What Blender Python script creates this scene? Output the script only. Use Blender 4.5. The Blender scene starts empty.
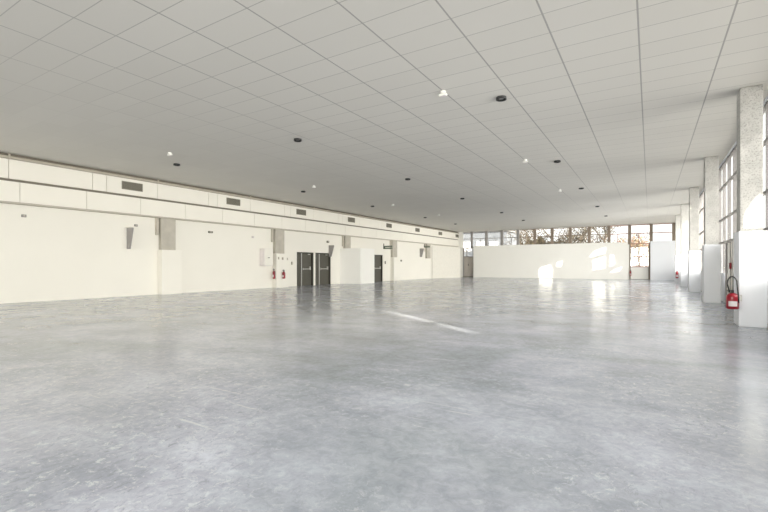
import bpy, bmesh, math, random
from mathutils import Vector, Matrix
random.seed(7)
S = bpy.context.scene
COL = S.collection
PI = math.pi

# ------------------------------------------------------------------ camera
YAW = math.atan(266 / 432)
cam_data = bpy.data.cameras.new('camera')
cam_data.sensor_width = 36
cam_data.lens = 36 * 432 / 768
cam_data.shift_y = 9.5 / 768
cam_data.clip_end = 400
cam = bpy.data.objects.new('camera', cam_data)
COL.objects.link(cam)
EYE = 1.27
cam.location = (0, 0, EYE)
cam.rotation_euler = (PI / 2, 0, YAW)
S.camera = cam

# ------------------------------------------------------------------ world, sun, exposure
S.view_settings.view_transform = 'Standard'
S.view_settings.look = 'None'
S.view_settings.gamma = 1
S.view_settings.use_curve_mapping = False
S.view_settings.exposure = 0.0
SKY = 1.7
world = bpy.data.worlds.new('sky')
S.world = world
world.use_nodes = True
bg = world.node_tree.nodes['Background']
bg.inputs[0].default_value = (1.0, 0.985, 0.965, 1)
bg.inputs[1].default_value = SKY

SUN_D = Vector((-0.81, 0.586, -0.268)).normalized()
sl = bpy.data.lights.new('sun', 'SUN')
sl.energy = 19
sl.color = (1.0, 0.93, 0.80)
sl.angle = math.radians(0.2)
sun = bpy.data.objects.new('sun', sl)
sun.rotation_euler = SUN_D.to_track_quat('-Z', 'Y').to_euler()
COL.objects.link(sun)

XW = 2.2          # right window wall
XL = -18.35       # left wall
YB = 45.2         # back window wall
YS = -7.0         # wall behind the camera
ZC = 5.0


def portal(name, loc, rot, sx, sy):
    l = bpy.data.lights.new(name, 'AREA')
    l.shape = 'RECTANGLE'
    l.size, l.size_y = sx, sy
    l.cycles.is_portal = True
    o = bpy.data.objects.new(name, l)
    o.location = loc
    o.rotation_euler = rot
    COL.objects.link(o)


for k in range(4):
    y0 = YS + k * 13.05
    portal('daylight_portal', (XW + 0.3, y0 + 6.5, 3.0), (0, PI / 2, 0), 4.0, 13.0)
portal('daylight_portal', (-8, YB + 0.3, 4.15), (-PI / 2, 0, 0), 20, 1.7)


def daylight(loc, rot, sx, sy, watts, col, spread):
    l = bpy.data.lights.new('daylight', 'AREA')
    l.shape = 'RECTANGLE'
    l.size, l.size_y = sx, sy
    l.energy = watts
    l.color = col
    l.spread = math.radians(spread)
    o = bpy.data.objects.new('daylight', l)
    o.location = loc
    o.rotation_euler = rot
    COL.objects.link(o)


SIDE_W, SOUTH_W = 445, 740
PSI = [math.radians(a) for a in (5, 5, 5, 6, 10, 24, 21, 4)]      # added window lights, far bays turned more to brighten the back partition
for k in range(8):
    daylight((XW + 1.6, YS + k * 6.5 + 3.0, 3.0), (0, PI / 2 - math.radians(12), -PSI[k]), 3.9, 6.3,
             SIDE_W * (0.85, 0.9, 0.95, 0.97, 1.05, 1.4, 1.55, 0.42)[k], (1.0, 0.96, 0.89), 95)
daylight((-8.1, YS - 0.5, 2.9), (PI / 2 - math.radians(6), 0, 0), 19.0, 3.9, SOUTH_W, (1.0, 0.96, 0.88), 80)  # unseen area light added behind the camera to brighten the hall


# ------------------------------------------------------------------ materials
def mat(name, col, rough=0.6, metal=0.0, spec=0.5, noise=None, scale=5.0, bump=0.0, detail=4.0, emit=None):
    m = bpy.data.materials.new(name)
    m.use_nodes = True
    nt = m.node_tree
    b = nt.nodes['Principled BSDF']
    b.inputs['Base Color'].default_value = (*col, 1)
    b.inputs['Roughness'].default_value = rough
    b.inputs['Metallic'].default_value = metal
    b.inputs['Specular IOR Level'].default_value = spec
    tc = nt.nodes.new('ShaderNodeTexCoord')
    nz = nt.nodes.new('ShaderNodeTexNoise')
    nz.inputs['Scale'].default_value = scale
    nz.inputs['Detail'].default_value = detail
    nt.links.new(tc.outputs['Object'], nz.inputs['Vector'])
    v = noise if noise is not None else 0.03
    rp = nt.nodes.new('ShaderNodeValToRGB')
    rp.color_ramp.elements[0].position = 0.3
    rp.color_ramp.elements[1].position = 0.7
    rp.color_ramp.elements[0].color = (*[max(0, c * (1 - v)) for c in col], 1)
    rp.color_ramp.elements[1].color = (*[min(1, c * (1 + v)) for c in col], 1)
    nt.links.new(nz.outputs['Fac'], rp.inputs['Fac'])
    nt.links.new(rp.outputs['Color'], b.inputs['Base Color'])
    if bump:
        bp = nt.nodes.new('ShaderNodeBump')
        bp.inputs['Strength'].default_value = bump
        bp.inputs['Distance'].default_value = 0.01
        nt.links.new(nz.outputs['Fac'], bp.inputs['Height'])
        nt.links.new(bp.outputs['Normal'], b.inputs['Normal'])
    return m


M = dict(
    wall=mat('white_wall_paint', (0.86, 0.835, 0.765), 0.75, noise=0.015, scale=0.5),  # warm tint of sunlight is mixed into the white
    duct=mat('cream_duct_panels', (0.89, 0.86, 0.785), 0.6, noise=0.015, scale=0.8),
    part=mat('white_partition_paint', (0.90, 0.89, 0.85), 0.7, noise=0.01, scale=0.7),
    casing=mat('white_casing_paint', (0.88, 0.90, 0.94), 0.65, noise=0.012, scale=1.2),  # cool tint of window light is mixed into the white
    dimmed=mat('dimmed_partition_paint', (0.75, 0.725, 0.66), 0.75),  # toned down from white, offsetting overbright light on the oblique panel
    groove=mat('shadow_gap_metal', (0.20, 0.18, 0.145), 0.7),
    pipe=mat('taupe_pipe_paint', (0.46, 0.42, 0.35), 0.5),
    seam=mat('panel_backing', (0.42, 0.38, 0.31), 0.8),
    soffit=mat('soffit_board', (0.55, 0.51, 0.44), 0.8),
    grey=mat('grey_concrete_pilaster', (0.50, 0.47, 0.41), 0.85, noise=0.08, scale=3),
    door=mat('charcoal_door_paint', (0.040, 0.037, 0.028), 0.45),
    doorl=mat('dark_grey_door_leaf', (0.085, 0.080, 0.062), 0.45),
    steel=mat('brushed_steel', (0.62, 0.61, 0.58), 0.3, metal=0.7),
    black=mat('black_plastic', (0.015, 0.015, 0.015), 0.4),
    plastic=mat('white_plastic', (0.85, 0.84, 0.80), 0.4),
    red=mat('red_enamel', (0.30, 0.008, 0.022), 0.3),
    label=mat('pale_label', (0.75, 0.70, 0.70), 0.5),
    frame=mat('pale_grey_window_frame', (0.30, 0.285, 0.275), 0.5),
    brown=mat('brown_window_post', (0.24, 0.19, 0.145), 0.5),
    pink=mat('reddish_window_rail', (0.42, 0.22, 0.18), 0.5),
    greydoor=mat('warm_grey_door_paint', (0.50, 0.46, 0.42), 0.5),
    vent=mat('vent_metal', (0.16, 0.15, 0.12), 0.6),
    slat=mat('vent_slat_metal', (0.28, 0.26, 0.21), 0.5),
    green=mat('dull_green_sign', (0.13, 0.17, 0.12), 0.5),
    bark=mat('tree_bark', (0.11, 0.085, 0.065), 0.9, noise=0.3, scale=8),
    paving=mat('outdoor_paving', (0.55, 0.53, 0.49), 0.9, noise=0.1, scale=0.6),
    render=mat('outdoor_render', (0.70, 0.69, 0.68), 0.9),
    bluebuild=mat('blue_grey_cladding', (0.16, 0.17, 0.19), 0.8, noise=0.1, scale=0.6),
)


def leaf_mat(name, c1, c2):
    m = mat(name, c1, 0.7)
    nt = m.node_tree
    b = nt.nodes['Principled BSDF']
    gi = nt.nodes.new('ShaderNodeNewGeometry')
    rp = nt.nodes.new('ShaderNodeValToRGB')
    rp.color_ramp.elements[0].color = (*c1, 1)
    rp.color_ramp.elements[1].color = (*c2, 1)
    nt.links.new(gi.outputs['Random Per Island'], rp.inputs['Fac'])
    nt.links.new(rp.outputs['Color'], b.inputs['Base Color'])
    return m


M['autumn'] = leaf_mat('autumn_leaves', (0.40, 0.19, 0.14), (0.23, 0.24, 0.12))
M['olive'] = leaf_mat('olive_leaves', (0.06, 0.058, 0.03), (0.17, 0.125, 0.08))


def glass_mat():
    m = bpy.data.materials.new('window_glass')
    m.use_nodes = True
    nt = m.node_tree
    nt.nodes.clear()
    out = nt.nodes.new('ShaderNodeOutputMaterial')
    mx = nt.nodes.new('ShaderNodeMixShader')
    tr = nt.nodes.new('ShaderNodeBsdfTransparent')
    gl = nt.nodes.new('ShaderNodeBsdfGlossy')
    tr.inputs[0].default_value = (0.97, 0.98, 0.98, 1)
    gl.inputs['Roughness'].default_value = 0.03
    mx.inputs[0].default_value = 0.06
    nt.links.new(tr.outputs[0], mx.inputs[1])
    nt.links.new(gl.outputs[0], mx.inputs[2])
    nt.links.new(mx.outputs[0], out.inputs[0])
    return m


M['glass'] = glass_mat()


def node(nt, t, **kw):
    n = nt.nodes.new(t)
    for k, v in kw.items():
        if k.startswith('i_'):
            n.inputs[k[2:].replace('_', ' ')].default_value = v
        else:
            setattr(n, k, v)
    return n


def mth(nt, op, a, b=None, clamp=False):
    n = nt.nodes.new('ShaderNodeMath')
    n.operation = op
    n.use_clamp = clamp
    for i, v in enumerate((a, b)):
        if v is None:
            continue
        if isinstance(v, (int, float)):
            n.inputs[i].default_value = v
        else:
            nt.links.new(v, n.inputs[i])
    return n.outputs[0]


def ceiling_mat():
    m = bpy.data.materials.new('ceiling_tiles')
    m.use_nodes = True
    nt = m.node_tree
    b = nt.nodes['Principled BSDF']
    b.inputs['Roughness'].default_value = 0.85
    tc = node(nt, 'ShaderNodeTexCoord')
    sp = node(nt, 'ShaderNodeSeparateXYZ')
    nt.links.new(tc.outputs['Object'], sp.inputs[0])

    def line(axis, period, off, w):
        a = mth(nt, 'SUBTRACT', sp.outputs[axis], off)
        a = mth(nt, 'DIVIDE', a, period)
        a = mth(nt, 'FRACT', a)
        a = mth(nt, 'SUBTRACT', a, 0.5)
        a = mth(nt, 'ABSOLUTE', a)
        return mth(nt, 'GREATER_THAN', a, 0.5 - w / period / 2)
    lx = line('X', 1.205, -3.77, 0.026)
    ly = line('Y', 0.60, 5.49, 0.014)
    g = mth(nt, 'MAXIMUM', mth(nt, 'MULTIPLY', lx, 0.52), mth(nt, 'MULTIPLY', ly, 0.46))
    # joint lines grow fainter towards the duct side and the far end
    fadex = mth(nt, 'DIVIDE', mth(nt, 'ADD', sp.outputs['X'], 12.5), 6.0, clamp=True)
    fadey = mth(nt, 'DIVIDE', mth(nt, 'SUBTRACT', 34.0, sp.outputs['Y']), 22.0, clamp=True)
    g = mth(nt, 'MULTIPLY', g, mth(nt, 'MULTIPLY', mth(nt, 'ADD', mth(nt, 'MULTIPLY', fadex, 0.9), 0.08), mth(nt, 'ADD', mth(nt, 'MULTIPLY', fadey, 0.85), 0.15)))
    # each tile a slightly different white
    fx = mth(nt, 'FLOOR', mth(nt, 'DIVIDE', mth(nt, 'SUBTRACT', sp.outputs['X'], -3.77), 1.205))
    fy = mth(nt, 'FLOOR', mth(nt, 'DIVIDE', mth(nt, 'SUBTRACT', sp.outputs['Y'], 5.49), 0.60))
    cb = node(nt, 'ShaderNodeCombineXYZ')
    nt.links.new(fx, cb.inputs[0])
    nt.links.new(fy, cb.inputs[1])
    wn = node(nt, 'ShaderNodeTexWhiteNoise')
    nt.links.new(cb.outputs[0], wn.inputs['Vector'])
    rp = node(nt, 'ShaderNodeValToRGB')
    rp.color_ramp.elements[0].color = (0.705, 0.685, 0.64, 1)
    rp.color_ramp.elements[1].color = (0.725, 0.705, 0.66, 1)
    nt.links.new(wn.outputs['Value'], rp.inputs['Fac'])
    mx = node(nt, 'ShaderNodeMixRGB')
    nt.links.new(g, mx.inputs[0])
    nt.links.new(rp.outputs[0], mx.inputs[1])
    mx.inputs[2].default_value = (0.10, 0.10, 0.10, 1)
    nt.links.new(mx.outputs[0], b.inputs['Base Color'])
    return m


def floor_mat():
    m = bpy.data.materials.new('polished_concrete')
    m.use_nodes = True
    nt = m.node_tree
    b = nt.nodes['Principled BSDF']
    tc = node(nt, 'ShaderNodeTexCoord')

    def noise(scale, detail=6, dist=0.0, sx=1, sy=1, rough=0.55, rot=0.0):
        mp = node(nt, 'ShaderNodeMapping')
        mp.inputs['Scale'].default_value = (sx, sy, 1)
        mp.inputs['Rotation'].default_value = (0, 0, rot)
        nt.links.new(tc.outputs['Object'], mp.inputs['Vector'])
        n = node(nt, 'ShaderNodeTexNoise')
        n.inputs['Scale'].default_value = scale
        n.inputs['Detail'].default_value = detail
        n.inputs['Roughness'].default_value = rough
        n.inputs['Distortion'].default_value = dist
        nt.links.new(mp.outputs[0], n.inputs['Vector'])
        return n.outputs['Fac']

    def ramp(fac, p0, c0, p1, c1):
        r = node(nt, 'ShaderNodeValToRGB')
        r.color_ramp.elements[0].position = p0
        r.color_ramp.elements[1].position = p1
        r.color_ramp.elements[0].color = (*c0, 1)
        r.color_ramp.elements[1].color = (*c1, 1)
        nt.links.new(fac, r.inputs['Fac'])
        return r.outputs[0]

    def mix(kind, fac, a, c):
        x = node(nt, 'ShaderNodeMixRGB', blend_type=kind)
        if isinstance(fac, (int, float)):
            x.inputs[0].default_value = fac
        else:
            nt.links.new(fac, x.inputs[0])
        for i, v in ((1, a), (2, c)):
            if isinstance(v, tuple):
                x.inputs[i].default_value = (*v, 1)
            else:
                nt.links.new(v, x.inputs[i])
        return x.outputs[0]
    base = ramp(noise(0.35, 5, 0.6), 0.35, (0.275, 0.300, 0.335), 0.65, (0.405, 0.420, 0.490))
    mid = ramp(noise(0.9, 12, 0.4, rough=0.68), 0.38, (0.80, 0.81, 0.82), 0.62, (1.18, 1.18, 1.17))
    c = mix('MULTIPLY', 0.85, base, mid)
    fine = ramp(noise(11, 10, 0.8, rough=0.75), 0.40, (0.84, 0.84, 0.85), 0.60, (1.12, 1.12, 1.12))
    c = mix('MULTIPLY', 0.7, c, fine)
    # trowel sweeps across the hall
    sweep = ramp(noise(1.2, 5, 0.5, sx=0.35, sy=1.6, rot=0.25), 0.36, (0.88, 0.88, 0.87), 0.64, (1.08, 1.08, 1.08))
    c = mix('MULTIPLY', 0.8, c, sweep)
    # pale scuffs and scratches, gathered in worn patches
    vo = node(nt, 'ShaderNodeTexVoronoi', feature='DISTANCE_TO_EDGE')
    vo.inputs['Scale'].default_value = 7.0
    mp = node(nt, 'ShaderNodeMapping')
    mp.inputs['Scale'].default_value = (1.0, 2.2, 1)
    mp.inputs['Rotation'].default_value = (0, 0, 0.6)
    nt.links.new(tc.outputs['Object'], mp.inputs['Vector'])
    nd = node(nt, 'ShaderNodeTexNoise')
    nd.inputs['Scale'].default_value = 3.0
    nt.links.new(mp.outputs[0], nd.inputs['Vector'])
    ad = node(nt, 'ShaderNodeMixRGB', blend_type='ADD')
    ad.inputs[0].default_value = 0.8
    nt.links.new(mp.outputs[0], ad.inputs[1])
    nt.links.new(nd.outputs['Color'], ad.inputs[2])
    nt.links.new(ad.outputs[0], vo.inputs['Vector'])
    ln = mth(nt, 'LESS_THAN', vo.outputs['Distance'], 0.03)
    patch = mth(nt, 'MULTIPLY', mth(nt, 'SUBTRACT', noise(0.8, 3), 0.50), 6.0, clamp=True)
    brk = mth(nt, 'MULTIPLY', mth(nt, 'SUBTRACT', noise(9, 5), 0.5), 5.0, clamp=True)
    scr = mth(nt, 'MULTIPLY', mth(nt, 'MULTIPLY', ln, patch), mth(nt, 'MULTIPLY', brk, 0.55))
    c = mix('MIX', scr, c, (0.60, 0.61, 0.62))
    stain = mth(nt, 'MULTIPLY', mth(nt, 'SUBTRACT', noise(2.4, 12, 0.9, rough=0.78), 0.58), 4.0, clamp=True)
    c = mix('MIX', stain, c, (0.56, 0.585, 0.63))
    # worn zones: crisp pale flecks and dark pits, and long parallel drag marks
    worn = mth(nt, 'MULTIPLY', mth(nt, 'SUBTRACT', noise(0.28, 4, 0.3, rough=0.6), 0.42), 6.0, clamp=True)
    fleck = mth(nt, 'MULTIPLY', mth(nt, 'SUBTRACT', noise(13, 6, 0.6, rough=0.8), 0.545), 14.0, clamp=True)
    pit = mth(nt, 'MULTIPLY', mth(nt, 'SUBTRACT', 0.455, noise(16, 6, 0.9, rough=0.8, sx=1.3, sy=0.7)), 14.0, clamp=True)
    c = mix('MIX', mth(nt, 'MULTIPLY', mth(nt, 'MULTIPLY', fleck, worn), 0.70), c, (0.56, 0.58, 0.62))
    c = mix('MIX', mth(nt, 'MULTIPLY', mth(nt, 'MULTIPLY', pit, worn), 0.60), c, (0.20, 0.215, 0.24))
    for rot, thr, wht in ((0.55, 0.63, True), (-0.75, 0.645, False)):
        dm = mth(nt, 'MULTIPLY', mth(nt, 'SUBTRACT', noise(2.0, 3, 0.15, sx=0.35, sy=11, rot=rot), thr), 22.0, clamp=True)
        gate = mth(nt, 'MULTIPLY', mth(nt, 'SUBTRACT', noise(0.7, 2), 0.52), 8.0, clamp=True)
        dm = mth(nt, 'MULTIPLY', mth(nt, 'MULTIPLY', dm, gate), 0.6)
        c = mix('MIX', dm, c, (0.60, 0.61, 0.63) if wht else (0.20, 0.21, 0.23))
    nt.links.new(c, b.inputs['Base Color'])
    rr = mth(nt, 'ADD', mth(nt, 'MULTIPLY', noise(1.7, 5, 0.6), 0.26), 0.06)
    nt.links.new(rr, b.inputs['Roughness'])
    b.inputs['Specular IOR Level'].default_value = 0.8
    bp = node(nt, 'ShaderNodeBump')
    bp.inputs['Strength'].default_value = 0.10
    bp.inputs['Distance'].default_value = 0.02
    nt.links.new(noise(5, 4, 0.4, sx=0.6, sy=1.4), bp.inputs['Height'])
    nt.links.new(bp.outputs[0], b.inputs['Normal'])
    return m


def column_mat():
    m = bpy.data.materials.new('pitted_concrete')
    m.use_nodes = True
    nt = m.node_tree
    b = nt.nodes['Principled BSDF']
    b.inputs['Roughness'].default_value = 0.85
    tc = node(nt, 'ShaderNodeTexCoord')
    n = node(nt, 'ShaderNodeTexNoise')
    n.inputs['Scale'].default_value = 34
    n.inputs['Detail'].default_value = 6
    n.inputs['Roughness'].default_value = 0.7
    n2 = node(nt, 'ShaderNodeTexNoise')
    n2.inputs['Scale'].default_value = 2.2
    for q in (n, n2):
        nt.links.new(tc.outputs['Object'], q.inputs['Vector'])
    r = node(nt, 'ShaderNodeValToRGB')
    r.color_ramp.elements[0].position = 0.36
    r.color_ramp.elements[1].position = 0.5
    r.color_ramp.elements[0].color = (0.30, 0.29, 0.275, 1)
    r.color_ramp.elements[1].color = (0.52, 0.51, 0.485, 1)
    nt.links.new(n.outputs['Fac'], r.inputs['Fac'])
    r2 = node(nt, 'ShaderNodeValToRGB')
    r2.color_ramp.elements[0].position = 0.35
    r2.color_ramp.elements[1].position = 0.62
    r2.color_ramp.elements[0].color = (0.84, 0.84, 0.84, 1)
    r2.color_ramp.elements[1].color = (1.1, 1.1, 1.1, 1)
    nt.links.new(n2.outputs['Fac'], r2.inputs['Fac'])
    mx = node(nt, 'ShaderNodeMixRGB', blend_type='MULTIPLY')
    mx.inputs[0].default_value = 1
    nt.links.new(r.outputs[0], mx.inputs[1])
    nt.links.new(r2.outputs[0], mx.inputs[2])
    nt.links.new(mx.outputs[0], b.inputs['Base Color'])
    bp = node(nt, 'ShaderNodeBump')
    bp.inputs['Strength'].default_value = 0.5
    bp.inputs['Distance'].default_value = 0.01
    nt.links.new(n.outputs['Fac'], bp.inputs['Height'])
    nt.links.new(bp.outputs[0], b.inputs['Normal'])
    return m


M['ceiling'] = ceiling_mat()
M['floor'] = floor_mat()
M['column'] = column_mat()


# ------------------------------------------------------------------ mesh helpers
class MB:
    """collects shapes in world metres and links them as one mesh object"""
    def __init__(self):
        self.bm = bmesh.new()

    def box(self, x0, x1, y0, y1, z0, z1, bev=0.0):
        vs = [self.bm.verts.new(p) for p in ((x0, y0, z0), (x1, y0, z0), (x1, y1, z0), (x0, y1, z0),
                                             (x0, y0, z1), (x1, y0, z1), (x1, y1, z1), (x0, y1, z1))]
        fs = [self.bm.faces.new([vs[i] for i in q]) for q in
              ((3, 2, 1, 0), (4, 5, 6, 7), (0, 1, 5, 4), (1, 2, 6, 5), (2, 3, 7, 6), (3, 0, 4, 7))]
        if bev:
            es = list({e for f in fs for e in f.edges})
            bmesh.ops.bevel(self.bm, geom=es, offset=bev, segments=2, affect='EDGES', profile=0.5)
        return self

    def prism(self, pts, axis, a0, a1):
        """polygon pts in the plane across axis, from a0 to a1"""
        def mk(u, v, a):
            return {'x': (a, u, v), 'y': (u, a, v), 'z': (u, v, a)}[axis]
        lo = [self.bm.verts.new(mk(u, v, a0)) for u, v in pts]
        hi = [self.bm.verts.new(mk(u, v, a1)) for u, v in pts]
        n = len(pts)
        self.bm.faces.new(lo[::-1])
        self.bm.faces.new(hi)
        for i in range(n):
            self.bm.faces.new((lo[i], lo[(i + 1) % n], hi[(i + 1) % n], hi[i]))
        return self

    def lathe(self, prof, c, axis='z', seg=20):
        """prof: list of (radius, height)"""
        rings = []
        for r, h in prof:
            ring = []
            for i in range(seg):
                a = 2 * PI * i / seg
                u, v = r * math.cos(a), r * math.sin(a)
                p = {'z': (c[0] + u, c[1] + v, c[2] + h), 'x': (c[0] + h, c[1] + u, c[2] + v),
                     'y': (c[0] + u, c[1] + h, c[2] + v)}[axis]
                ring.append(self.bm.verts.new(p))
            rings.append(ring)
        for a, b in zip(rings, rings[1:]):
            for i in range(seg):
                j = (i + 1) % seg
                self.bm.faces.new((a[i], a[j], b[j], b[i]))
        self.bm.faces.new(rings[0][::-1])
        self.bm.faces.new(rings[-1])
        return self

    def tube(self, pts, rad, seg=8):
        pts = [Vector(p) for p in pts]
        rads = rad if isinstance(rad, (list, tuple)) else [rad] * len(pts)
        rings = []
        up = Vector((0.31, 0.2, 0.93))
        for i, p in enumerate(pts):
            t = (pts[min(i + 1, len(pts) - 1)] - pts[max(i - 1, 0)]).normalized()
            a = t.cross(up)
            if a.length < 1e-3:
                a = t.cross(Vector((1, 0, 0)))
            a.normalize()
            b = t.cross(a)
            rings.append([self.bm.verts.new(p + rads[i] * (math.cos(2 * PI * k / seg) * a + math.sin(2 * PI * k / seg) * b))
                          for k in range(seg)])
        for r0, r1 in zip(rings, rings[1:]):
            for k in range(seg):
                j = (k + 1) % seg
                self.bm.faces.new((r0[k], r0[j], r1[j], r1[k]))
        self.bm.faces.new(rings[0][::-1])
        self.bm.faces.new(rings[-1])
        return self

    def build(self, name, material, parent=None, smooth=False):
        bmesh.ops.recalc_face_normals(self.bm, faces=self.bm.faces)
        me = bpy.data.meshes.new(name)
        off = Vector((0, 0, 0))
        if parent is not None:
            off = parent_world(parent)
        else:
            xs = [v.co for v in self.bm.verts]
            lo = Vector([min(c[i] for c in xs) for i in range(3)])
            hi = Vector([max(c[i] for c in xs) for i in range(3)])
            off = Vector(((lo.x + hi.x) / 2, (lo.y + hi.y) / 2, lo.z))
            if name in ('floor', 'ceiling'):
                off = Vector((0, 0, 0))
        for v in self.bm.verts:
            v.co -= off
        self.bm.to_mesh(me)
        self.bm.free()
        if smooth:
            for p in me.polygons:
                p.use_smooth = True
        me.materials.append(material)
        o = bpy.data.objects.new(name, me)
        COL.objects.link(o)
        if parent is not None:
            o.parent = parent
        else:
            o.location = off
        return o


def parent_world(o):
    v = Vector(o.location)
    while o.parent:
        o = o.parent
        v += Vector(o.location)
    return v


def tag(o, label=None, cat=None, group=None, kind=None):
    if label: o['label'] = label
    if cat: o['category'] = cat
    if group: o['group'] = group
    if kind: o['kind'] = kind
    return o


def thing(name, loc, label=None, cat=None, group=None, kind=None):
    o = bpy.data.objects.new(name, None)
    o.empty_display_size = 0.2
    o.location = loc
    COL.objects.link(o)
    return tag(o, label, cat, group, kind)


def copy_tree(o, parent=None):
    c = o.copy()
    COL.objects.link(c)
    c.parent = parent
    for ch in list(o.children):
        copy_tree(ch, c)
    return c


def B(*a, **k):
    return MB().box(*a, **k)


def struct(name, mb, m, label=None, cat=None):
    return tag(mb.build(name, m), label, cat, None, 'structure')


# ------------------------------------------------------------------ setting
struct('floor', B(XL - 0.2, XW + 0.2, YS - 0.2, YB + 0.2, -0.2, 0), M['floor'],
       'worn polished grey concrete floor of the empty hall', 'floor')
struct('ceiling', B(XL - 0.2, XW + 0.2, YS - 0.2, YB + 0.2, ZC, ZC + 0.2), M['ceiling'],
       'pale grey tiled ceiling with dark grid joints', 'ceiling')
ws = B(XL - 0.2, XW + 0.2, YS - 0.2, YS, 0, 1.0)
ws.box(XL - 0.2, XW + 0.2, YS - 0.2, YS, 4.85, ZC)
struct('wall_south', ws, M['wall'], 'low white sill wall and lintel behind the camera', 'wall')
for k in range(5):
    a, b = XL + 4.11 * k, XL + 4.11 * (k + 1)
    w = thing('window_%d' % (40 + k), ((a + b) / 2, YS - 0.1, 1.0), 'large window behind the camera, number %s from the left wall' % ('one', 'two', 'three', 'four', 'five')[k], 'window', None, 'structure')
    f = B(a, a + 0.08, YS - 0.15, YS - 0.05, 1.0, 4.85)
    f.box(b - 0.08, b, YS - 0.15, YS - 0.05, 1.0, 4.85)
    f.box(a + 0.08, b - 0.08, YS - 0.15, YS - 0.05, 1.0, 1.08)
    f.box(a + 0.08, b - 0.08, YS - 0.15, YS - 0.05, 4.77, 4.85)
    f.box((a + b) / 2 - 0.03, (a + b) / 2 + 0.03, YS - 0.15, YS - 0.05, 1.08, 4.77)
    f.build('frame', M['frame'], w)
    B(a + 0.08, b - 0.08, YS - 0.105, YS - 0.095, 1.08, 4.77).build('pane', M['glass'], w)

# left wall with its door openings
D1 = (19.60, 23.00)     # double doors (two openings)
D2 = (28.45, 29.75)
wl = MB()
for y0, y1, z0 in ((YS, 19.66, 0), (19.66, 21.20, 2.10), (21.20, 21.38, 0), (21.38, 22.95, 2.10), (22.95, 28.35, 0),
                   (28.35, 29.60, 2.12), (29.60, YB, 0)):
    wl.box(XL - 0.25, XL, y0, y1, z0, ZC)
struct('wall_left', wl, M['wall'], 'long white wall below the duct bulkhead on the left', 'wall')

# back wall: spandrel under the left and right parts, lintel under ceiling
wb = MB()
wb.box(XL - 0.2, -17.6, YB, YB + 0.15, 0, ZC)
wb.box(-16.35, -1.60, YB, YB + 0.15, 0, 3.20)
wb.box(0.02, XW + 0.2, YB, YB + 0.15, 0, 3.20)
wb.box(-17.6, XW + 0.2, YB, YB + 0.15, 4.97, ZC)
struct('wall_back', wb, M['part'], 'white back wall under the strip windows', 'wall')

# right wall: low sill wall, open for the glazed door
wr = MB()
wr.box(XW, XW + 0.15, YS, 16.95, 0, 1.0)
wr.box(XW, XW + 0.15, 18.55, YB, 0, 1.0)
wr.box(XW, XW + 0.15, YS, YB, 4.95, ZC)
wr.box(XW, XW + 0.15, YS, -3.0, 1.0, 4.95)
struct('wall_right', wr, M['casing'], 'low white sill wall under the tall side windows', 'wall')

# ---- duct bulkhead along the left wall
XF = -18.10
ducty = (YS, YB)
up = MB()
seams_up = []
base = 3.10
for k in range(-2, 9):
    y = 8.20 + 5.08 * k
    seams_up += [y, y + 0.50, y + 2.55]
seams_up = [s for s in seams_up if YS < s < YB]
edges = [YS] + sorted(seams_up) + [YB]
for a, b in zip(edges, edges[1:]):
    up.box(XF - 0.05, XF, a + 0.008, b - 0.008, 4.16, 4.80)
ut = thing('trim_1', (XF - 0.12, 19.0, 4.16), 'upper row of cream duct panels on the left bulkhead', 'duct', None, 'structure')
up.build('panel_row', M['duct'], ut)
B(XF - 0.24, XF - 0.051, YS, YB, 4.15, 4.82).build('backing', M['seam'], ut)
lo = MB()
edges = [YS] + [8.0 + 2.03 * k for k in range(-7, 19) if YS < 8.0 + 2.03 * k < YB - 0.2] + [YB]
for a, b in zip(edges, edges[1:]):
    lo.box(XF - 0.05, XF, a + 0.008, b - 0.008, 3.40, 4.07)
lt = thing('trim_2', (XF - 0.12, 19.0, 3.38), 'lower row of cream duct panels on the left bulkhead', 'duct', None, 'structure')
lo.build('panel_row', M['duct'], lt)
B(XF - 0.24, XF - 0.051, YS, YB, 3.39, 4.08).build('backing', M['seam'], lt)
struct('trim_3', B(XL, XF - 0.06, YS, YB, 4.081, 4.149), M['groove'], 'dark shadow gap between the two duct rows', 'trim')
struct('trim_4', B(XL, XF - 0.10, YS, YB, 4.821, 4.999), M['groove'], 'dark recess between duct and ceiling', 'trim')
struct('trim_5', B(XL, XF + 0.015, YS, YB, 3.345, 3.388), M['soffit'], 'thin soffit edge under the lower duct row', 'trim')
pp = MB()
pp.tube([(XF - 0.01, YS, 4.862), (XF - 0.01, YB, 4.862)], 0.052, 12)
pipe = pp.build('service_pipe', M['pipe'], None, True)
tag(pipe, 'long taupe service pipe running between the duct and the ceiling', 'pipe')
# pipe hangers are part of the pipe
for k in range(8):
    y = 5.68 + 5.08 * k
    B(XF + 0.02, XF + 0.05, y - 0.025, y + 0.025, 4.79, 4.995).build('hanger', M['pipe'], pipe)

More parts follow.
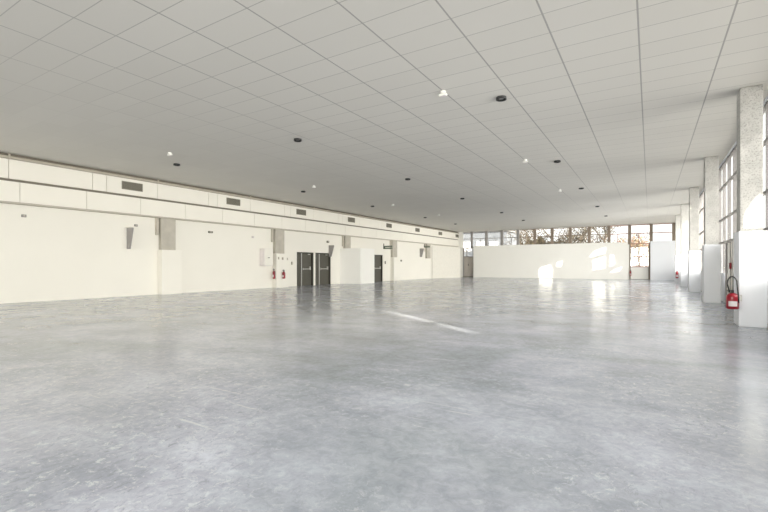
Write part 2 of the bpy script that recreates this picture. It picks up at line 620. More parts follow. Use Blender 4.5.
# ------------------------------------------------------------------ windows, back wall
posts = [-16.61 + 1.67 * k for k in range(12)]          # ..., 1.76
n = 0
names_back = ['above the grey door', 'first beyond the grey door', 'second beyond the grey door', 'third beyond the grey door',
              'fourth beyond the grey door', 'fifth beyond the grey door', 'sixth beyond the grey door',
              'seventh beyond the grey door', 'eighth beyond the grey door', 'over the tall tree window',
              'right of the tall tree window', 'in the right corner']
xs = [-18.0] + posts + [XW]
for i in range(len(xs) - 1):
    n += 1
    a, b = xs[i], xs[i + 1]
    if i == 0:
        a = -17.6
    z0 = 3.20
    tall = i == 9 + 0
    w = thing('window_%d' % n, ((a + b) / 2, YB + 0.08, z0), 'strip window at the back, ' + names_back[i] if i < 12 else 'corner window', 'window',
              None, 'structure')
    right = i >= 4
    pm = M['brown'] if right else M['frame']
    rm = M['pink'] if i >= 9 else pm
    pw = 0.125 if i < 12 else 0.02
    mb = B(b - pw, b + (pw if b < XW - 0.1 else 0), YB - 0.10, YB + 0.14, z0, 4.97)
    if i == 0:
        mb = B(b - 0.06, b + pw, YB - 0.10, YB + 0.14, z0, 4.97)
    mb.build('post', pm, w)
    r = MB()
    x0, x1 = a + (pw if i else 0), b - pw
    r.box(x0, x1, YB + 0.02, YB + 0.09, 4.14, 4.21)
    r.box(x0, x1, YB + 0.02, YB + 0.09, 4.90, 4.97)
    if i != 10 - 1 + 0 and i not in (0, 9):
        r.box(x0, x1, YB + 0.02, YB + 0.09, 3.20, 3.27)
    if i in (1, 2, 3, 4, 8, 9, 10):
        xm = x0 + (x1 - x0) * (0.62 if i < 5 else 0.42)
        r.box(xm - 0.03, xm + 0.03, YB + 0.03, YB + 0.08, 3.20, 4.14)
    r.build('rail', rm, w)
    B(x0, x1, YB + 0.045, YB + 0.055, 3.27 if i not in (0, 9) else 3.20, 4.90).build('pane', M['glass'], w)

# tall window with trees, right part of the back wall
x0, x1 = -1.60, 0.02
w = thing('window_%d' % (n + 1), (-0.8, YB + 0.08, 0), 'tall window showing autumn trees, between the two back partitions', 'window', None, 'structure')
n += 1
r = MB()
r.box(x0, x0 + 0.10, YB - 0.02, YB + 0.14, 0, 3.20)
r.box(x1 - 0.14, x1, YB - 0.02, YB + 0.14, 0, 3.20)
r.build('post', M['brown'], w)
r = MB()
r.box(x0 + .1, x1 - .14, YB + 0.02, YB + 0.09, 1.12, 1.20)
r.box(-0.86, -0.80, YB + 0.03, YB + 0.08, 1.20, 2.05)
r.box(x0 + .1, x1 - .14, YB + 0.03, YB + 0.08, 2.05, 2.10)
r.build('rail', M['pink'], w)
B(x0 + .1, x1 - .14, YB + 0.045, YB + 0.055, 1.20, 3.20).build('pane', M['glass'], w)
pn = B(x0 + .1, x1 - .14, YB + 0.03, YB + 0.08, 0.04, 1.12)
pn.box(-1.1, -1.06, YB + 0.015, YB + 0.03, 0.1, 1.12)
pn.build('lower_panel', M['part'], w)
B(x0 + .1, x1 - .14, YB + 0.0, YB + 0.09, 0.0, 0.04).build('threshold', M['frame'], w)

# grey door in the back corner with glass above
d = thing('door_1', (-16.97, YB + 0.07, 0), 'warm grey double door with glass above in the far left corner', 'door', None, 'structure')
B(-17.45, -16.93, YB + 0.03, YB + 0.08, 0.12, 2.2).build('leaf', M['greydoor'], d)
B(-16.91, -16.45, YB + 0.03, YB + 0.08, 0.12, 2.2).build('leaf', M['greydoor'], d)
B(-17.6, -16.35, YB - 0.02, YB + 0.12, 0.0, 0.11).build('threshold', M['groove'], d)
fr = MB()
fr.box(-17.6, -17.46, YB + 0.0, YB + 0.12, 0.11, 3.20)
fr.box(-16.45, -16.35, YB + 0.0, YB + 0.12, 0.11, 3.20)
fr.box(-17.46, -16.45, YB + 0.0, YB + 0.12, 3.13, 3.20)
fr.box(-17.46, -16.45, YB + 0.0, YB + 0.12, 2.2, 2.27)
fr.box(-17.20, -17.12, YB + 0.02, YB + 0.09, 2.27, 3.13)
fr.build('door_frame', M['frame'], d)
B(-17.46, -16.45, YB + 0.045, YB + 0.055, 2.27, 3.13).build('pane', M['glass'], d)
B(-16.99, -16.95, YB - 0.03, YB + 0.03, 1.25, 1.45).build('door_handle', M['black'], d)

# ------------------------------------------------------------------ windows, right wall
cols = [11.66, 18.45, 25.30, 31.80, 38.50]
starts = [-3.0] + [c + 0.42 for c in cols]
ends = cols + [YB]
where = ['nearest side window, before the first concrete column', 'side window between the first and second concrete columns',
         'side window between the second and third concrete columns', 'side window between the third and fourth concrete columns',
         'side window between the fourth and fifth concrete columns', 'farthest side window, beyond the fifth concrete column']
for i, (a, b) in enumerate(zip(starts, ends)):
    n += 1
    a2 = a if i == 0 else a - 0.42
    w = thing('window_%d' % n, (XW + 0.07, (a + b) / 2, 1.0), where[i], 'window', None, 'structure')
    nm = max(2, round((b - a2) / 1.14))
    ys = [a2 + (b - a2) * k / nm for k in range(nm + 1)]
    r = MB()
    for y in ys[:-1] if i < 5 else ys:
        lowz = 1.0
        r.box(XW + 0.02, XW + 0.12, y - 0.028, y + 0.028, lowz, 4.95)
    r.build('mullion', M['frame'], w)
    r = MB()
    for z in (2.10, 2.95, 4.12):
        for y, y2 in zip(ys, ys[1:]):
            r.box(XW + 0.035, XW + 0.105, y + 0.029, y2 - 0.029, z - 0.03, z + 0.03)
    for y, y2 in zip(ys, ys[1:]):
        r.box(XW + 0.035, XW + 0.105, y + 0.029, y2 - 0.029, 4.89, 4.95)
    r.build('rail', M['frame'], w)
    p = MB()
    for y, y2 in zip(ys, ys[1:]):
        p.box(XW + 0.065, XW + 0.073, y + 0.029, y2 - 0.029, 1.0, 4.89)
    p.build('pane', M['glass'], w)
    if i in (1, 2, 3):
        # hopper sash tilted inwards at the top
        k = 2 if i == 1 else 3
        y, y2 = ys[k] + 0.05, ys[k + 1] - 0.05
        s = MB()
        for q, (ya, yb) in enumerate(((y, y + 0.045), (y2 - 0.045, y2))):
            s.prism([(XW + 0.01, 4.16), (XW - 0.03, 4.16), (XW - 0.15, 4.80), (XW - 0.11, 4.80)], 'y', ya, yb)
        s.prism([(XW + 0.01, 4.16), (XW - 0.03, 4.16), (XW - 0.045, 4.21), (XW - 0.005, 4.21)], 'y', y + 0.045, y2 - 0.045)
        s.prism([(XW - 0.10, 4.75), (XW - 0.14, 4.75), (XW - 0.15, 4.80), (XW - 0.11, 4.80)], 'y', y + 0.045, y2 - 0.045)
        s.build('tilted_sash', M['frame'], w)

# side door between first and second columns
d = thing('door_2', (XW + 0.05, 17.75, 0), 'off-white side door behind the red fire extinguisher', 'door', None, 'structure')
B(XW + 0.02, XW + 0.07, 17.05, 17.74, 0.01, 2.02).build('leaf', M['duct'], d)
B(XW + 0.02, XW + 0.07, 17.76, 18.45, 0.01, 2.02).build('leaf', M['duct'], d)
f = MB()
f.box(XW - 0.03, XW + 0.018, 16.95, 17.04, 0, 2.09)
f.box(XW - 0.03, XW + 0.018, 18.46, 18.55, 0, 2.09)
f.box(XW - 0.03, XW + 0.018, 17.04, 18.46, 2.03, 2.09)
f.box(XW + 0.0, XW + 0.018, 17.73, 17.77, 0, 2.03)
f.build('door_frame', M['frame'], d)

cp = thing('call_point', (XW, 17.5, 1.18), 'small red square fire call point on the side door', 'call point')
B(XW - 0.05, XW + 0.0, 17.42, 17.60, 1.16, 1.36, 0.008).build('housing', M['red'], cp)
B(XW - 0.056, XW - 0.051, 17.47, 17.55, 1.22, 1.30).build('button', M['black'], cp)

# ------------------------------------------------------------------ concrete columns with white casings
order = ['nearest', 'second', 'third', 'fourth', 'farthest']
for i, y in enumerate(cols):
    t = thing('concrete_column', (1.8, y + 0.2, 0),
              '%s pitted pale concrete column by the side windows%s' % (order[i], ', with a white casing round its foot'),
              'column', 'concrete columns along the window wall')
    B(1.61, 1.985, y, y + 0.42, 1.99, ZC - 0.001, 0.012).build('shaft', M['column'], t)
    B(1.57, 2.03, y - 0.14, y + 0.50, 0.0, 1.985, 0.015).build('casing', M['casing'], t)

# ------------------------------------------------------------------ pilasters on the left wall
pil = [(10.95, 11.62), (17.70, 18.40), (24.33, 24.95), (30.85, 31.60), (37.35, 38.1)]
pn = ['nearest grey pilaster on the left wall', 'grey pilaster beside the white electrical cabinet',
      'grey pilaster behind the projecting white box', 'grey pilaster beyond the narrow dark door',
      'farthest grey pilaster, short stretch above the oblique partition']
for i, (a, b) in enumerate(pil):
    t = thing('pilaster', (XL + 0.1, (a + b) / 2, 0), pn[i], 'pilaster', 'pilasters along the left wall')
    B(XL + 0.001, XL + 0.20, a, b, 2.462 if i == 2 else 1.96, 3.344).build('shaft', M['grey'], t)
    B(XL + 0.001, XL + 0.10, a - 0.16, a - 0.06, 2.6, 3.344).build('conduit', M['soffit'], t)
    if i != 2 and i != 4:
        B(XL + 0.001, XL + 0.33, a - 0.05, b + 0.22, 0.0, 1.955, 0.01).build('casing', M['wall'], t)

# ------------------------------------------------------------------ partitions
def partition(label, pts, h, m=M['part']):
    o = MB().prism(pts, 'z', 0.0, h).build('partition_wall', m)
    return tag(o, label, 'partition')


partition('long low white partition across the back under the strip windows, with patches of sunlight',
          [(-16.25, 44.80), (-1.70, 44.80), (-1.70, 44.95), (-16.25, 44.95)], 3.38)
partition('white partition at the back right, beside the tall tree window',
          [(0.03, 44.80), (XW - 0.01, 44.80), (XW - 0.01, 44.95), (0.03, 44.95)], 3.42, M['casing'])
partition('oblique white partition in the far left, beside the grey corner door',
          [(-18.30, 38.75), (-17.02, 43.0), (-17.16, 43.05), (-18.34, 39.2)], 3.18, M['dimmed'])
o = MB().prism([(XL + 0.001, 23.95), (-16.88, 24.35), (-16.88, 26.1), (XL + 0.001, 26.1)], 'z', 0, 2.46).build('projecting_box', M['part'])
tag(o, 'white boxed lobby standing out from the left wall beside the dark double doors', 'lobby')


# ------------------------------------------------------------------ doors, left wall
def panic_leaf(parent, y0, y1, z1, m, bar=True, name='leaf'):
    o = B(XL - 0.16, XL - 0.11, y0, y1, 0.01, z1).build(name, m, parent)
    if bar:
        q = MB().tube([(XL - 0.05, y0 + 0.10, 1.05), (XL - 0.05, y1 - 0.14, 1.05)], 0.028, 10)
        q.box(XL - 0.11, XL - 0.04, y0 + 0.07, y0 + 0.13, 0.99, 1.11)
        q.box(XL - 0.11, XL - 0.04, y1 - 0.20, y1 - 0.12, 0.99, 1.20)
        q.build('panic_bar', M['steel'], o)
    return o


for k, (a, b, split, lab) in enumerate(((19.66, 21.20, 20.16, 'nearer of the two dark double doors on the left wall'),
                                        (21.38, 22.95, 21.85, 'farther of the two dark double doors, next to the white lobby box'))):
    d = thing('door_%d' % (3 + k), (XL - 0.1, (a + b) / 2, 0), lab, 'door', None, 'structure')
    panic_leaf(d, a + 0.05, split - 0.03, 2.03, M['doorl'], False)
    panic_leaf(d, split + 0.03, b - 0.10, 2.03, M['doorl'], True)
    f = MB()
    f.box(XL - 0.19, XL - 0.02, a + 0.001, a + 0.045, 0, 2.09)
    f.box(XL - 0.19, XL - 0.02, b - 0.095, b - 0.001, 0, 2.09)
    f.box(XL - 0.19, XL - 0.02, a + 0.045, b - 0.095, 2.035, 2.09)
    f.build('door_frame', M['door'], d)
    B(XL - 0.105, XL - 0.07, split - 0.028, split + 0.028, 0.01, 2.03).build('meeting_strip', M['steel'], d)
    B(XL - 0.245, XL - 0.195, a + 0.001, b - 0.001, 0, 2.09).build('backing', M['door'], d)
    B(XL - 0.10, XL - 0.06, b - 0.45, b - 0.25, 1.95, 2.0).build('door_closer', M['steel'], d)
d = thing('door_5', (XL - 0.1, 28.98, 0), 'narrow dark single door past the white lobby box', 'door', None, 'structure')
panic_leaf(d, 28.40, 29.50, 2.05, M['doorl'], True)
f = MB()
f.box(XL - 0.19, XL - 0.02, 28.351, 28.395, 0, 2.11)
f.box(XL - 0.19, XL - 0.02, 29.505, 29.599, 0, 2.11)
f.box(XL - 0.19, XL - 0.02, 28.395, 29.505, 2.055, 2.11)
f.build('door_frame', M['door'], d)
B(XL - 0.245, XL - 0.195, 28.351, 29.599, 0, 2.11).build('backing', M['door'], d)

# ------------------------------------------------------------------ air vents on the duct
vy = [9.68, 14.73, 19.76, 24.95, 30.15, 35.2, 40.25, 44.75]
vn = ['nearest air vent in the upper duct row', 'air vent between the first and second pilasters', 'air vent above the dark double doors',
      'air vent above the white lobby box', 'air vent above the narrow dark door', 'air vent between the fourth and fifth pilasters',
      'air vent above the oblique partition', 'farthest air vent, in the corner by the back windows']
fv = MB()
y0 = vy[0]
v0 = thing('air_vent', (XF, y0, 4.37), vn[0], 'vent', 'air vents in the duct')
B(XF + 0.001, XF + 0.012, y0 - 0.40, y0 + 0.40, 4.37, 4.66).build('backing', M['vent'], v0)
f = MB()
f.box(XF + 0.0125, XF + 0.03, y0 - 0.42, y0 + 0.42, 4.35, 4.375)
f.box(XF + 0.0125, XF + 0.03, y0 - 0.42, y0 + 0.42, 4.655, 4.68)
f.box(XF + 0.0125, XF + 0.03, y0 - 0.42, y0 - 0.395, 4.375, 4.655)
f.box(XF + 0.0125, XF + 0.03, y0 + 0.395, y0 + 0.42, 4.375, 4.655)
f.build('frame', M['slat'], v0)
s = MB()
for q in range(7):
    z = 4.395 + q * 0.038
    s.prism([(XF + 0.0125, z), (XF + 0.026, z - 0.010), (XF + 0.026, z - 0.005), (XF + 0.0125, z + 0.005)], 'y', y0 - 0.395, y0 + 0.395)
s.build('slats', M['slat'], v0)
for y, lab in zip(vy[1:], vn[1:]):
    c = copy_tree(v0)
    c.location.y = y
    if y > 44.5:
        c.location.y = 44.72
    c['label'] = lab

# ------------------------------------------------------------------ recessed downlights
rows = [9.52, 16.32, 22.65, 30.1, 36.2]
rn = ['nearest row', 'second row', 'third row', 'fourth row', 'farthest row']
cx_ = [(-2.81, 'window side'), (-8.85, 'middle'), (-14.8, 'duct side')]
dl0 = None
for j, y in enumerate(rows):
    for x, side in cx_:
        lab = 'black ringed ceiling downlight, %s, %s' % (rn[j], side)
        if dl0 is None:
            t = thing('downlight', (x, y, ZC - 0.05), lab, 'downlight', 'round downlights in the ceiling')
            ring = MB()
            seg = 28
            prof = [(0.112, ZC - 0.001), (0.116, ZC - 0.055), (0.096, ZC - 0.06), (0.080, ZC - 0.02), (0.080, ZC - 0.001)]
            rr = []
            for (r_, z_) in prof:
                rr.append([ring.bm.verts.new((x + r_ * math.cos(2 * PI * i / seg), y + r_ * math.sin(2 * PI * i / seg), z_)) for i in range(seg)])
            for a, b in zip(rr, rr[1:]):
                for i in range(seg):
                    k = (i + 1) % seg
                    ring.bm.faces.new((a[i], a[k], b[k], b[i]))
            ring.build('ring', M['black'], t, True)
            MB().lathe([(0.078, -0.012), (0.06, -0.030), (0.02, -0.038)], (x, y, ZC), 'z', 24).build('lens', M['steel'], t)
            dl0 = t
        else:
            t = copy_tree(dl0)
            t.location = (x, y, ZC - 0.05)
            t['label'] = lab

# white spotlights / detectors between the downlights
wy = [(-3.77, 8.54), (-3.74, 15.58), (-3.77, 22.62), (-13.51, 8.45), (-13.36, 15.46), (-13.29, 22.63), (-13.1, 28.9)]
wnm = ['window side, nearest', 'window side, second', 'window side, third', 'duct side, nearest', 'duct side, second',
       'duct side, third', 'duct side, fourth']
w0 = None
for (x, y), nm in zip(wy, wnm):
    lab = 'small white ceiling emergency lamp, %s from the camera' % nm
    if w0 is None:
        t = thing('emergency_lamp', (x, y, ZC - 0.1), lab, 'lamp', 'small white emergency lamps on the ceiling')
        MB().lathe([(0.02, -0.055), (0.05, -0.05), (0.06, -0.015), (0.06, -0.001)], (x, y, ZC), 'z', 20).build('base', M['plastic'], t, True)
        B(x - 0.09, x + 0.08, y - 0.045, y + 0.045, ZC - 0.10, ZC - 0.056, 0.012).build('housing', M['plastic'], t)
        B(x - 0.07, x + 0.06, y - 0.035, y + 0.035, ZC - 0.106, ZC - 0.101).build('diffuser', M['label'], t)
        w0 = t
    else:
        t = copy_tree(w0)
        t.location = (x, y, ZC - 0.1)
        t['label'] = lab


# ------------------------------------------------------------------ fire extinguishers
def extinguisher(x, y, z, r, h, label, wall_dir=(1, 0), loop=0.3):
    t = thing('fire_extinguisher', (x, y, z), label, 'fire extinguisher')
    MB().lathe([(r * 0.86, 0), (r, 0.02), (r, h * 0.74), (r * 0.93, h * 0.84), (r * 0.62, h * 0.95), (r * 0.28, h)],
               (x, y, z), 'z', 24).build('cylinder', M['red'], t, True)
    v = MB().lathe([(r * 0.24, 0), (r * 0.24, 0.05), (r * 0.12, 0.06)], (x, y, z + h), 'z', 12)
    v.box(x - r * 0.9, x + r * 0.2, y - 0.012, y + 0.012, z + h + 0.045, z + h + 0.062)
    v.box(x - r * 0.8, x + r * 0.2, y - 0.012, y + 0.012, z + h + 0.015, z + h + 0.028)
    v.build('valve', M['black'], t)
    pts = []
    w = r * 0.75
    for i in range(13):
        a = PI * i / 12
        pts.append((x - w * 0.1 + w * (-math.cos(a)), y - 0.01, z + h + loop * 0.55 + loop * 0.45 * math.sin(a)))
    pts = [(x - w * 0.6, y - 0.01, z + h + 0.01)] + pts + [(x + w * 1.05, y - r * 0.6, z + h * 0.8), (x + w * 1.1, y - r * 0.75, z + h * 0.4)]
    MB().tube(pts, 0.013, 8).build('hose', M['black'], t, True)
    # paper label wrapped round the front of the cylinder
    lb = MB()
    seg = 8
    a0, a1 = -PI * 0.75, -PI * 0.30
    rr = r + 0.002
    lov, hiv = [], []
    for i in range(seg + 1):
        a = a0 + (a1 - a0) * i / seg
        lov.append(lb.bm.verts.new((x + rr * math.cos(a), y + rr * math.sin(a), z + h * 0.18)))
        hiv.append(lb.bm.verts.new((x + rr * math.cos(a), y + rr * math.sin(a), z + h * 0.50)))
    for i in range(seg):
        lb.bm.faces.new((lov[i], lov[i + 1], hiv[i + 1], hiv[i]))
    lb.build('paper_label', M['label'], t)
    bx = x + wall_dir[0] * r
    by = y + wall_dir[1] * r
    B(min(bx, bx + wall_dir[0] * 0.04) - (0.03 if wall_dir[1] else 0), max(bx, bx + wall_dir[0] * 0.04) + (0.03 if wall_dir[1] else 0),
      min(by, by + wall_dir[1] * 0.04) - (0.03 if wall_dir[0] else 0), max(by, by + wall_dir[1] * 0.04) + (0.03 if wall_dir[0] else 0),
      z + h * 0.5, z + h * 0.9).build('bracket', M['steel'], t)
    return t


extinguisher(1.458, 11.42, 0.37, 0.108, 0.33, 'red fire extinguisher with white label, hung on the nearest column casing', (1, 0), 0.34)
extinguisher(1.69, 38.232, 0.34, 0.088, 0.50, 'distant dark red fire extinguisher on the farthest column casing', (0, 1), 0.2)
extinguisher(-18.10, 17.53, 0.52, 0.07, 0.46, 'slim red fire extinguisher beside the second pilaster, under the white electrical cabinet', (0, 1), 0.1)
extinguisher(-17.896, 18.10, 0.52, 0.085, 0.40, 'red fire extinguisher on the white casing of the second pilaster', (-1, 0), 0.1)
extinguisher(-1.50, 45.06, 0.35, 0.07, 0.40, 'small red fire extinguisher beside the tall tree window', (0, 1), 0.1)

# ------------------------------------------------------------------ electrical cabinet, signs, brackets
c = thing('electrical_cabinet', (XL + 0.2, 17.1, 1.28), 'white electrical cabinet mounted on the left wall', 'cabinet')
B(XL + 0.001, XL + 0.36, 16.70, 17.34, 1.26, 2.20, 0.01).build('body', M['label'], c)
dd = B(XL + 0.362, XL + 0.385, 16.72, 17.32, 1.28, 2.18).build('door', M['wall'], c)
B(XL + 0.386, XL + 0.40, 16.95, 17.08, 1.68, 1.72).build('handle', M['vent'], dd)

for k, (y, z, w) in enumerate(((17.80, 1.62, 0.07), (18.12, 1.60, 0.10), (18.50, 1.58, 0.06))):
    X0 = XL + 0.331 if k else XL + 0.331
    o = B(X0, X0 + 0.03, y - w / 2, y + w / 2, z, z + 0.14)
    o = o.build('notice_plate', M['soffit' if k == 2 else 'seam'])
    tag(o, ['small grey notice left of the pair above the pilaster extinguisher', 'middle grey notice above the pilaster extinguisher',
            'pale narrow notice right of the pair above the pilaster extinguisher'][k], 'notice')


def exit_sign(x0, x1, y, z0, z1, label):
    t = thing('exit_sign', (x0, y, z0), label, 'sign')
    B(x0 + 0.02, x1, y - 0.03, y + 0.03, z0, z0 + (z1 - z0) * 0.42, 0.005).build('lower_box', M['green'], t)
    B(x0 + 0.02, x1, y - 0.02, y + 0.02, z0 + (z1 - z0) * 0.58, z1, 0.004).build('upper_box', M['green'], t)
    q = B(x0 + 0.10, x0 + 0.13, y - 0.01, y + 0.01, z0 + (z1 - z0) * 0.42, z0 + (z1 - z0) * 0.58)
    q.box(x0, x0 + 0.0195, y - 0.05, y + 0.05, z0, z1 + 0.18)
    q.box(x0 + 0.0195, x0 + 0.10, y - 0.01, y + 0.01, z0 + (z1 - z0) * 0.44, z0 + (z1 - z0) * 0.56)
    q.build('bracket', M['black'], t)


exit_sign(XL + 0.001, XL + 0.82, 29.75, 2.60, 2.86, 'dull green projecting exit sign above the narrow dark door')
exit_sign(XL + 0.001, XL + 0.60, 37.10, 2.98, 3.12, 'small dark projecting sign at the farthest pilaster')


def gusset(y, z1, z0, label):
    t = MB()
    t.prism([(XL + 0.001, z1), (XL + 0.42, z1), (XL + 0.42, z1 - 0.07), (XL + 0.20, z0), (XL + 0.001, z0)], 'y', y - 0.03, y + 0.03)
    o = t.build('wall_bracket', M['frame'])
    tag(o, label, 'bracket')
    B(XL + 0.02, XL + 0.46, y - 0.10, y + 0.10, z1 + 0.001, z1 + 0.03).build('top_plate', M['duct'], o)
    return o


gusset(9.62, 2.82, 1.95, 'tapering pale grey wall bracket on the near left wall')
gusset(22.75, 2.62, 1.86, 'tapering pale grey wall bracket above the farther double doors')
gusset(36.2, 2.85, 2.06, 'tapering pale grey wall bracket left of the oblique partition')


def sensor(y, z, w, h, label, m='frame'):
    o = B(XL + 0.001, XL + 0.07, y - w / 2, y + w / 2, z, z + h, 0.01).build('wall_sensor', M[m])
    tag(o, label, 'sensor')
    B(XL + 0.071, XL + 0.085, y - w / 5, y + w / 5, z + h * .3, z + h * .7).build('lens', M['soffit'], o)


sensor(6.15, 2.93, 0.13, 0.09, 'small wall sensor nearest the camera, high on the left wall')
sensor(9.95, 2.90, 0.12, 0.09, 'small wall sensor just beyond the near tapering bracket')
sensor(13.55, 2.86, 0.24, 0.09, 'small dark wall sensor between the first two pilasters', 'vent')
sensor(16.2, 2.76, 0.12, 0.10, 'small pale wall sensor near the electrical cabinet', 'label')
sensor(22.6, 2.68 + 0.1, 0.20, 0.14, 'small dark wall sensor above the farther double doors', 'vent')
sensor(19.2, 1.32, 0.10, 0.18, 'small pale switch box left of the dark double doors', 'soffit')
sensor(29.95, 1.40, 0.10, 0.22, 'small dark switch box right of the narrow dark door', 'vent')
sensor(32.6, 1.62, 0.16, 0.14, 'small dark switch box beyond the fourth pilaster', 'vent')

# ------------------------------------------------------------------ outdoors
struct('ground_outside', B(-60, 60, YB + 0.25, 110, -0.25, -0.05), M['paving'], 'pale paving outside behind the hall', 'ground')
struct('yard_outside', B(XW + 0.25, 60, -50, YB + 0.2, -0.25, -0.05), M['paving'], 'pale paved yard along the side windows', 'ground')

# added sun mask across the yard: openings shaped to cast the sun patches
GX = 13.0


def back(x, y, z, X=GX):
    t = (X - x) / -SUN_D.x
    return (y - SUN_D.y * t, z - SUN_D.z * t)


holes = []


def floor_streak(p0, p1, w):
    d = Vector((p1[0] - p0[0], p1[1] - p0[1])).normalized()
    nx = Vector((-d.y, d.x)) * w / 2
    q = [(p0[0] + nx.x, p0[1] + nx.y, 0), (p0[0] - nx.x * .6, p0[1] - nx.y * .6, 0), (p1[0] - nx.x, p1[1] - nx.y, 0), (p1[0] + nx.x * .6, p1[1] + nx.y * .6, 0)]
    holes.append([back(*p) for p in q])


floor_streak((-2.75, 7.80), (-6.3, 10.3), 0.34)
floor_streak((-3.15, 14.3), (-4.7, 15.6), 0.24)
floor_streak((-9.6, 33.2), (-10.7, 34.0), 0.5)
floor_streak((-3.1, 28.5), (-4.3, 29.3), 0.45)


def wall_patch(pts):
    holes.append([back(x, 44.8, z) for x, z in pts])


wall_patch([(-9.45, 0.10), (-8.15, 0.10), (-8.10, 0.9), (-8.3, 1.3), (-8.75, 1.42), (-9.25, 1.2), (-9.5, 0.75)])
wall_patch([(-7.8, 1.15), (-7.3, 1.15), (-7.2, 1.75), (-7.8, 1.7)])
holes.append([back(x, 11.66, z) for x, z in ((1.66, 2.05), (1.98, 2.05), (1.98, 2.85), (1.80, 2.62), (1.66, 2.35))])
wall_patch([(-4.95, 2.0), (-3.48, 2.42), (-3.48, 2.95), (-4.1, 2.85), (-4.6, 2.5)])
wall_patch([(-4.6, 0.85), (-3.5, 0.95), (-3.5, 2.12), (-4.6, 1.78)])
wall_patch([(-3.18, 1.1), (-2.72, 1.4), (-2.8, 2.25), (-3.18, 2.2)])
wall_patch([(-3.2, 0.6), (-2.35, 0.75), (-2.1, 1.2), (-2.6, 1.0)])
cu = bpy.data.curves.new('sun_mask_outline', 'CURVE')
cu.dimensions = '2D'
cu.fill_mode = 'BOTH'
cu.extrude = 0.03


def spline(pts):
    s = cu.splines.new('POLY')
    s.points.add(len(pts) - 1)
    for p, (a, b) in zip(s.points, pts):
        p.co = (a, b, 0, 1)
    s.use_cyclic_u = True


spline([(-48, -0.05), (37.5, -0.05), (37.5, 9.6), (-48, 9.6)])
for h in holes:
    spline(h)
tmp = bpy.data.objects.new('tmp', cu)
COL.objects.link(tmp)
bpy.context.view_layer.update()
me = bpy.data.meshes.new_from_object(tmp)
bpy.data.objects.remove(tmp)
me.transform(Matrix(((0, 0, 1, 0), (1, 0, 0, 0), (0, 1, 0, 0), (0, 0, 0, 1))))
me.materials.clear()
me.materials.append(M['render'])
mask_obj = bpy.data.objects.new('sun_mask', me)
mask_obj.location = (GX, 0, 0)
COL.objects.link(mask_obj)
sb = B(-60, GX - 0.1, -20.2, -20.0, -0.05, 12.5)  # unseen wall added to keep the low sun off the rear windows
struct('wall_sun_block', sb, M['render'], 'added tall pale wall outside behind the camera, blocking the sun', 'wall')
struct('south_ground_outside', B(-60, XW + 0.24, -50, YS - 0.25, -0.25, -0.05), M['paving'], 'pale paving outside behind the camera', 'ground')
tag(mask_obj, 'added pale sun mask across the yard with openings shaped for the sun patches', 'screen')


def tree(x, y, h, seed, label, leaf, nleaf, spread=2.6, start=0.25, lsize=0.10):
    rnd = random.Random(seed)
    t = thing('tree', (x, y, -0.05), label, 'tree', 'trees outside the back windows')
    wood = MB()
    tips = []

    def grow(p, d, L, r, lev):
        pts = [p]
        q = p.copy()
        for _ in range(3):
            d = (d + Vector((rnd.uniform(-.22, .22), rnd.uniform(-.22, .22), rnd.uniform(-.08, .16)))).normalized()
            q = q + d * L / 3
            pts.append(q.copy())
        wood.tube(pts, [r, r * .85, r * .7, r * .5], 6 if lev < 2 else 4)
        if lev >= 2:
            tips.extend(pts[1:])
        if lev >= 4:
            return
        for _ in range(3 if lev else 6):
            k = rnd.choice((1, 2, 3)) if lev else rnd.choice((1, 2, 3))
            a = rnd.uniform(0, 2 * PI)
            nd = (d * 0.5 + Vector((math.cos(a), math.sin(a), rnd.uniform(0.05, .8)))).normalized()
            grow(pts[k], nd, L * rnd.uniform(.55, .72), r * .5, lev + 1)
    grow(Vector((x, y, -0.05)), Vector((0, 0, 1)), h * 0.5, 0.16, 0)
    wood.build('trunk', M['bark'], t)
    lf = MB()
    for _ in range(nleaf):
        c = rnd.choice(tips) + Vector((rnd.gauss(0, .22), rnd.gauss(0, .22), rnd.gauss(0, .22)))
        a = Vector((rnd.gauss(0, 1), rnd.gauss(0, 1), rnd.gauss(0, 1))).normalized() * lsize * rnd.uniform(.6, 1.3)
        b = a.cross(Vector((rnd.gauss(0, 1), rnd.gauss(0, 1), rnd.gauss(0, 1)))).normalized() * lsize * .5
        lf.bm.faces.new([lf.bm.verts.new(c + v) for v in (a, b, -a, -b)])
    lf.build('foliage', leaf, t)


tl = ['bare branching tree outside, leftmost behind the strip windows', 'dense olive tree outside, second from the left',
      'sparse tree outside behind the middle strip windows', 'olive tree outside, fourth from the left',
      'branching brown tree outside, fifth from the left', 'autumn tree with reddish leaves filling the tall window',
      'reddish tree outside, right edge of the tall window']
for i, (x, y, h, leaf, nl) in enumerate(((-13.6, 56, 7.0, 'olive', 500), (-11.5, 54, 7.4, 'olive', 1500), (-9.2, 53, 8.0, 'olive', 1500),
                                        (-6.9, 52, 7.6, 'olive', 1900), (-4.6, 51, 8.0, 'olive', 1500), (-1.0, 49.6, 4.6, 'autumn', 1100),
                                        (-0.3, 52.6, 4.8, 'autumn', 500))):
    tree(x, y, h, 11 + i, tl[i], M[leaf], nl)

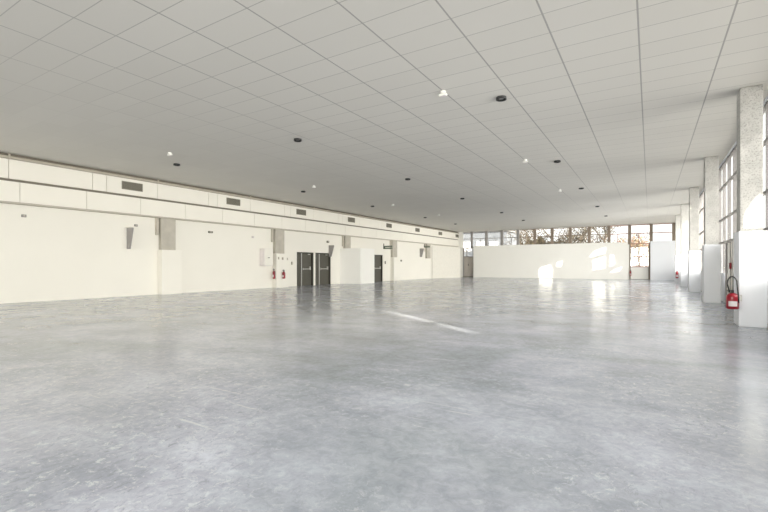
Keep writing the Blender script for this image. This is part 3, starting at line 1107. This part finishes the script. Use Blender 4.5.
def shrub(x, y, h, seed, leaf, label):
    rnd = random.Random(seed)
    t = thing('shrub', (x, y, -0.05), label, 'shrub', None)
    wd = MB()
    blobs = []
    for k in range(11):
        a = rnd.uniform(0, 2 * PI)
        tip = Vector((x + math.cos(a) * rnd.uniform(.3, 1.0), y + math.sin(a) * rnd.uniform(.1, .4), rnd.uniform(0.9, h)))
        mid = Vector((x, y, 0)).lerp(tip, .5) + Vector((rnd.uniform(-.1, .1), 0, .2))
        wd.tube([(x + rnd.uniform(-.05, .05), y, -0.05), mid, tip], [0.035, 0.022, 0.008], 5)
        blobs += [tip, mid.lerp(tip, .6)]
    wd.build('stems', M['bark'], t)
    lf = MB()
    for _ in range(750):
        c = rnd.choice(blobs) + Vector((rnd.gauss(0, .17), rnd.gauss(0, .15), rnd.gauss(0, .15)))
        a = Vector((rnd.gauss(0, 1), rnd.gauss(0, 1), rnd.gauss(0, 1))).normalized() * 0.075
        b = a.cross(Vector((rnd.gauss(0, 1), rnd.gauss(0, 1), rnd.gauss(0, 1)))).normalized() * 0.04
        lf.bm.faces.new([lf.bm.verts.new(c + v) for v in (a, b, -a, -b)])
    lf.build('foliage', leaf, t)


shrub(-0.9, 47.8, 3.0, 5, M['autumn'], 'loose reddish green shrub close outside the tall window')

hd = MB()
rnd = random.Random(3)
for _ in range(5000):
    c = Vector((rnd.uniform(-13.2, -8.8), rnd.uniform(52.3, 53.6), 0))
    top = 4.2 + 0.3 * math.sin(c.x * 2.1) + 0.2 * math.sin(c.x * 5)
    c.z = rnd.uniform(0, 1) ** 0.6 * top
    a = Vector((rnd.gauss(0, 1), rnd.gauss(0, 1), rnd.gauss(0, 1))).normalized() * 0.16
    b = a.cross(Vector((rnd.gauss(0, 1), rnd.gauss(0, 1), rnd.gauss(0, 1)))).normalized() * 0.10
    hd.bm.faces.new([hd.bm.verts.new(c + v) for v in (a, b, -a, -b)])
tag(hd.build('hedge', M['olive']), 'dark olive hedge outside under the trees, left of centre', 'hedge')

b = thing('neighbouring_building', (-24, 66, -0.05), 'hazy blue grey building seen through the left strip windows', 'building')
B(-31, -17.5, 62, 70, -0.05, 6.2).build('walls', M['bluebuild'], b)
B(-31.3, -17.2, 61.7, 70.3, 6.201, 6.5).build('roof', M['frame'], b)
for k in range(6):
    x = -30 + k * 2.0
    B(x, x + 1.2, 61.9, 61.999, 3.4, 4.8).build('window', M['render'], b)
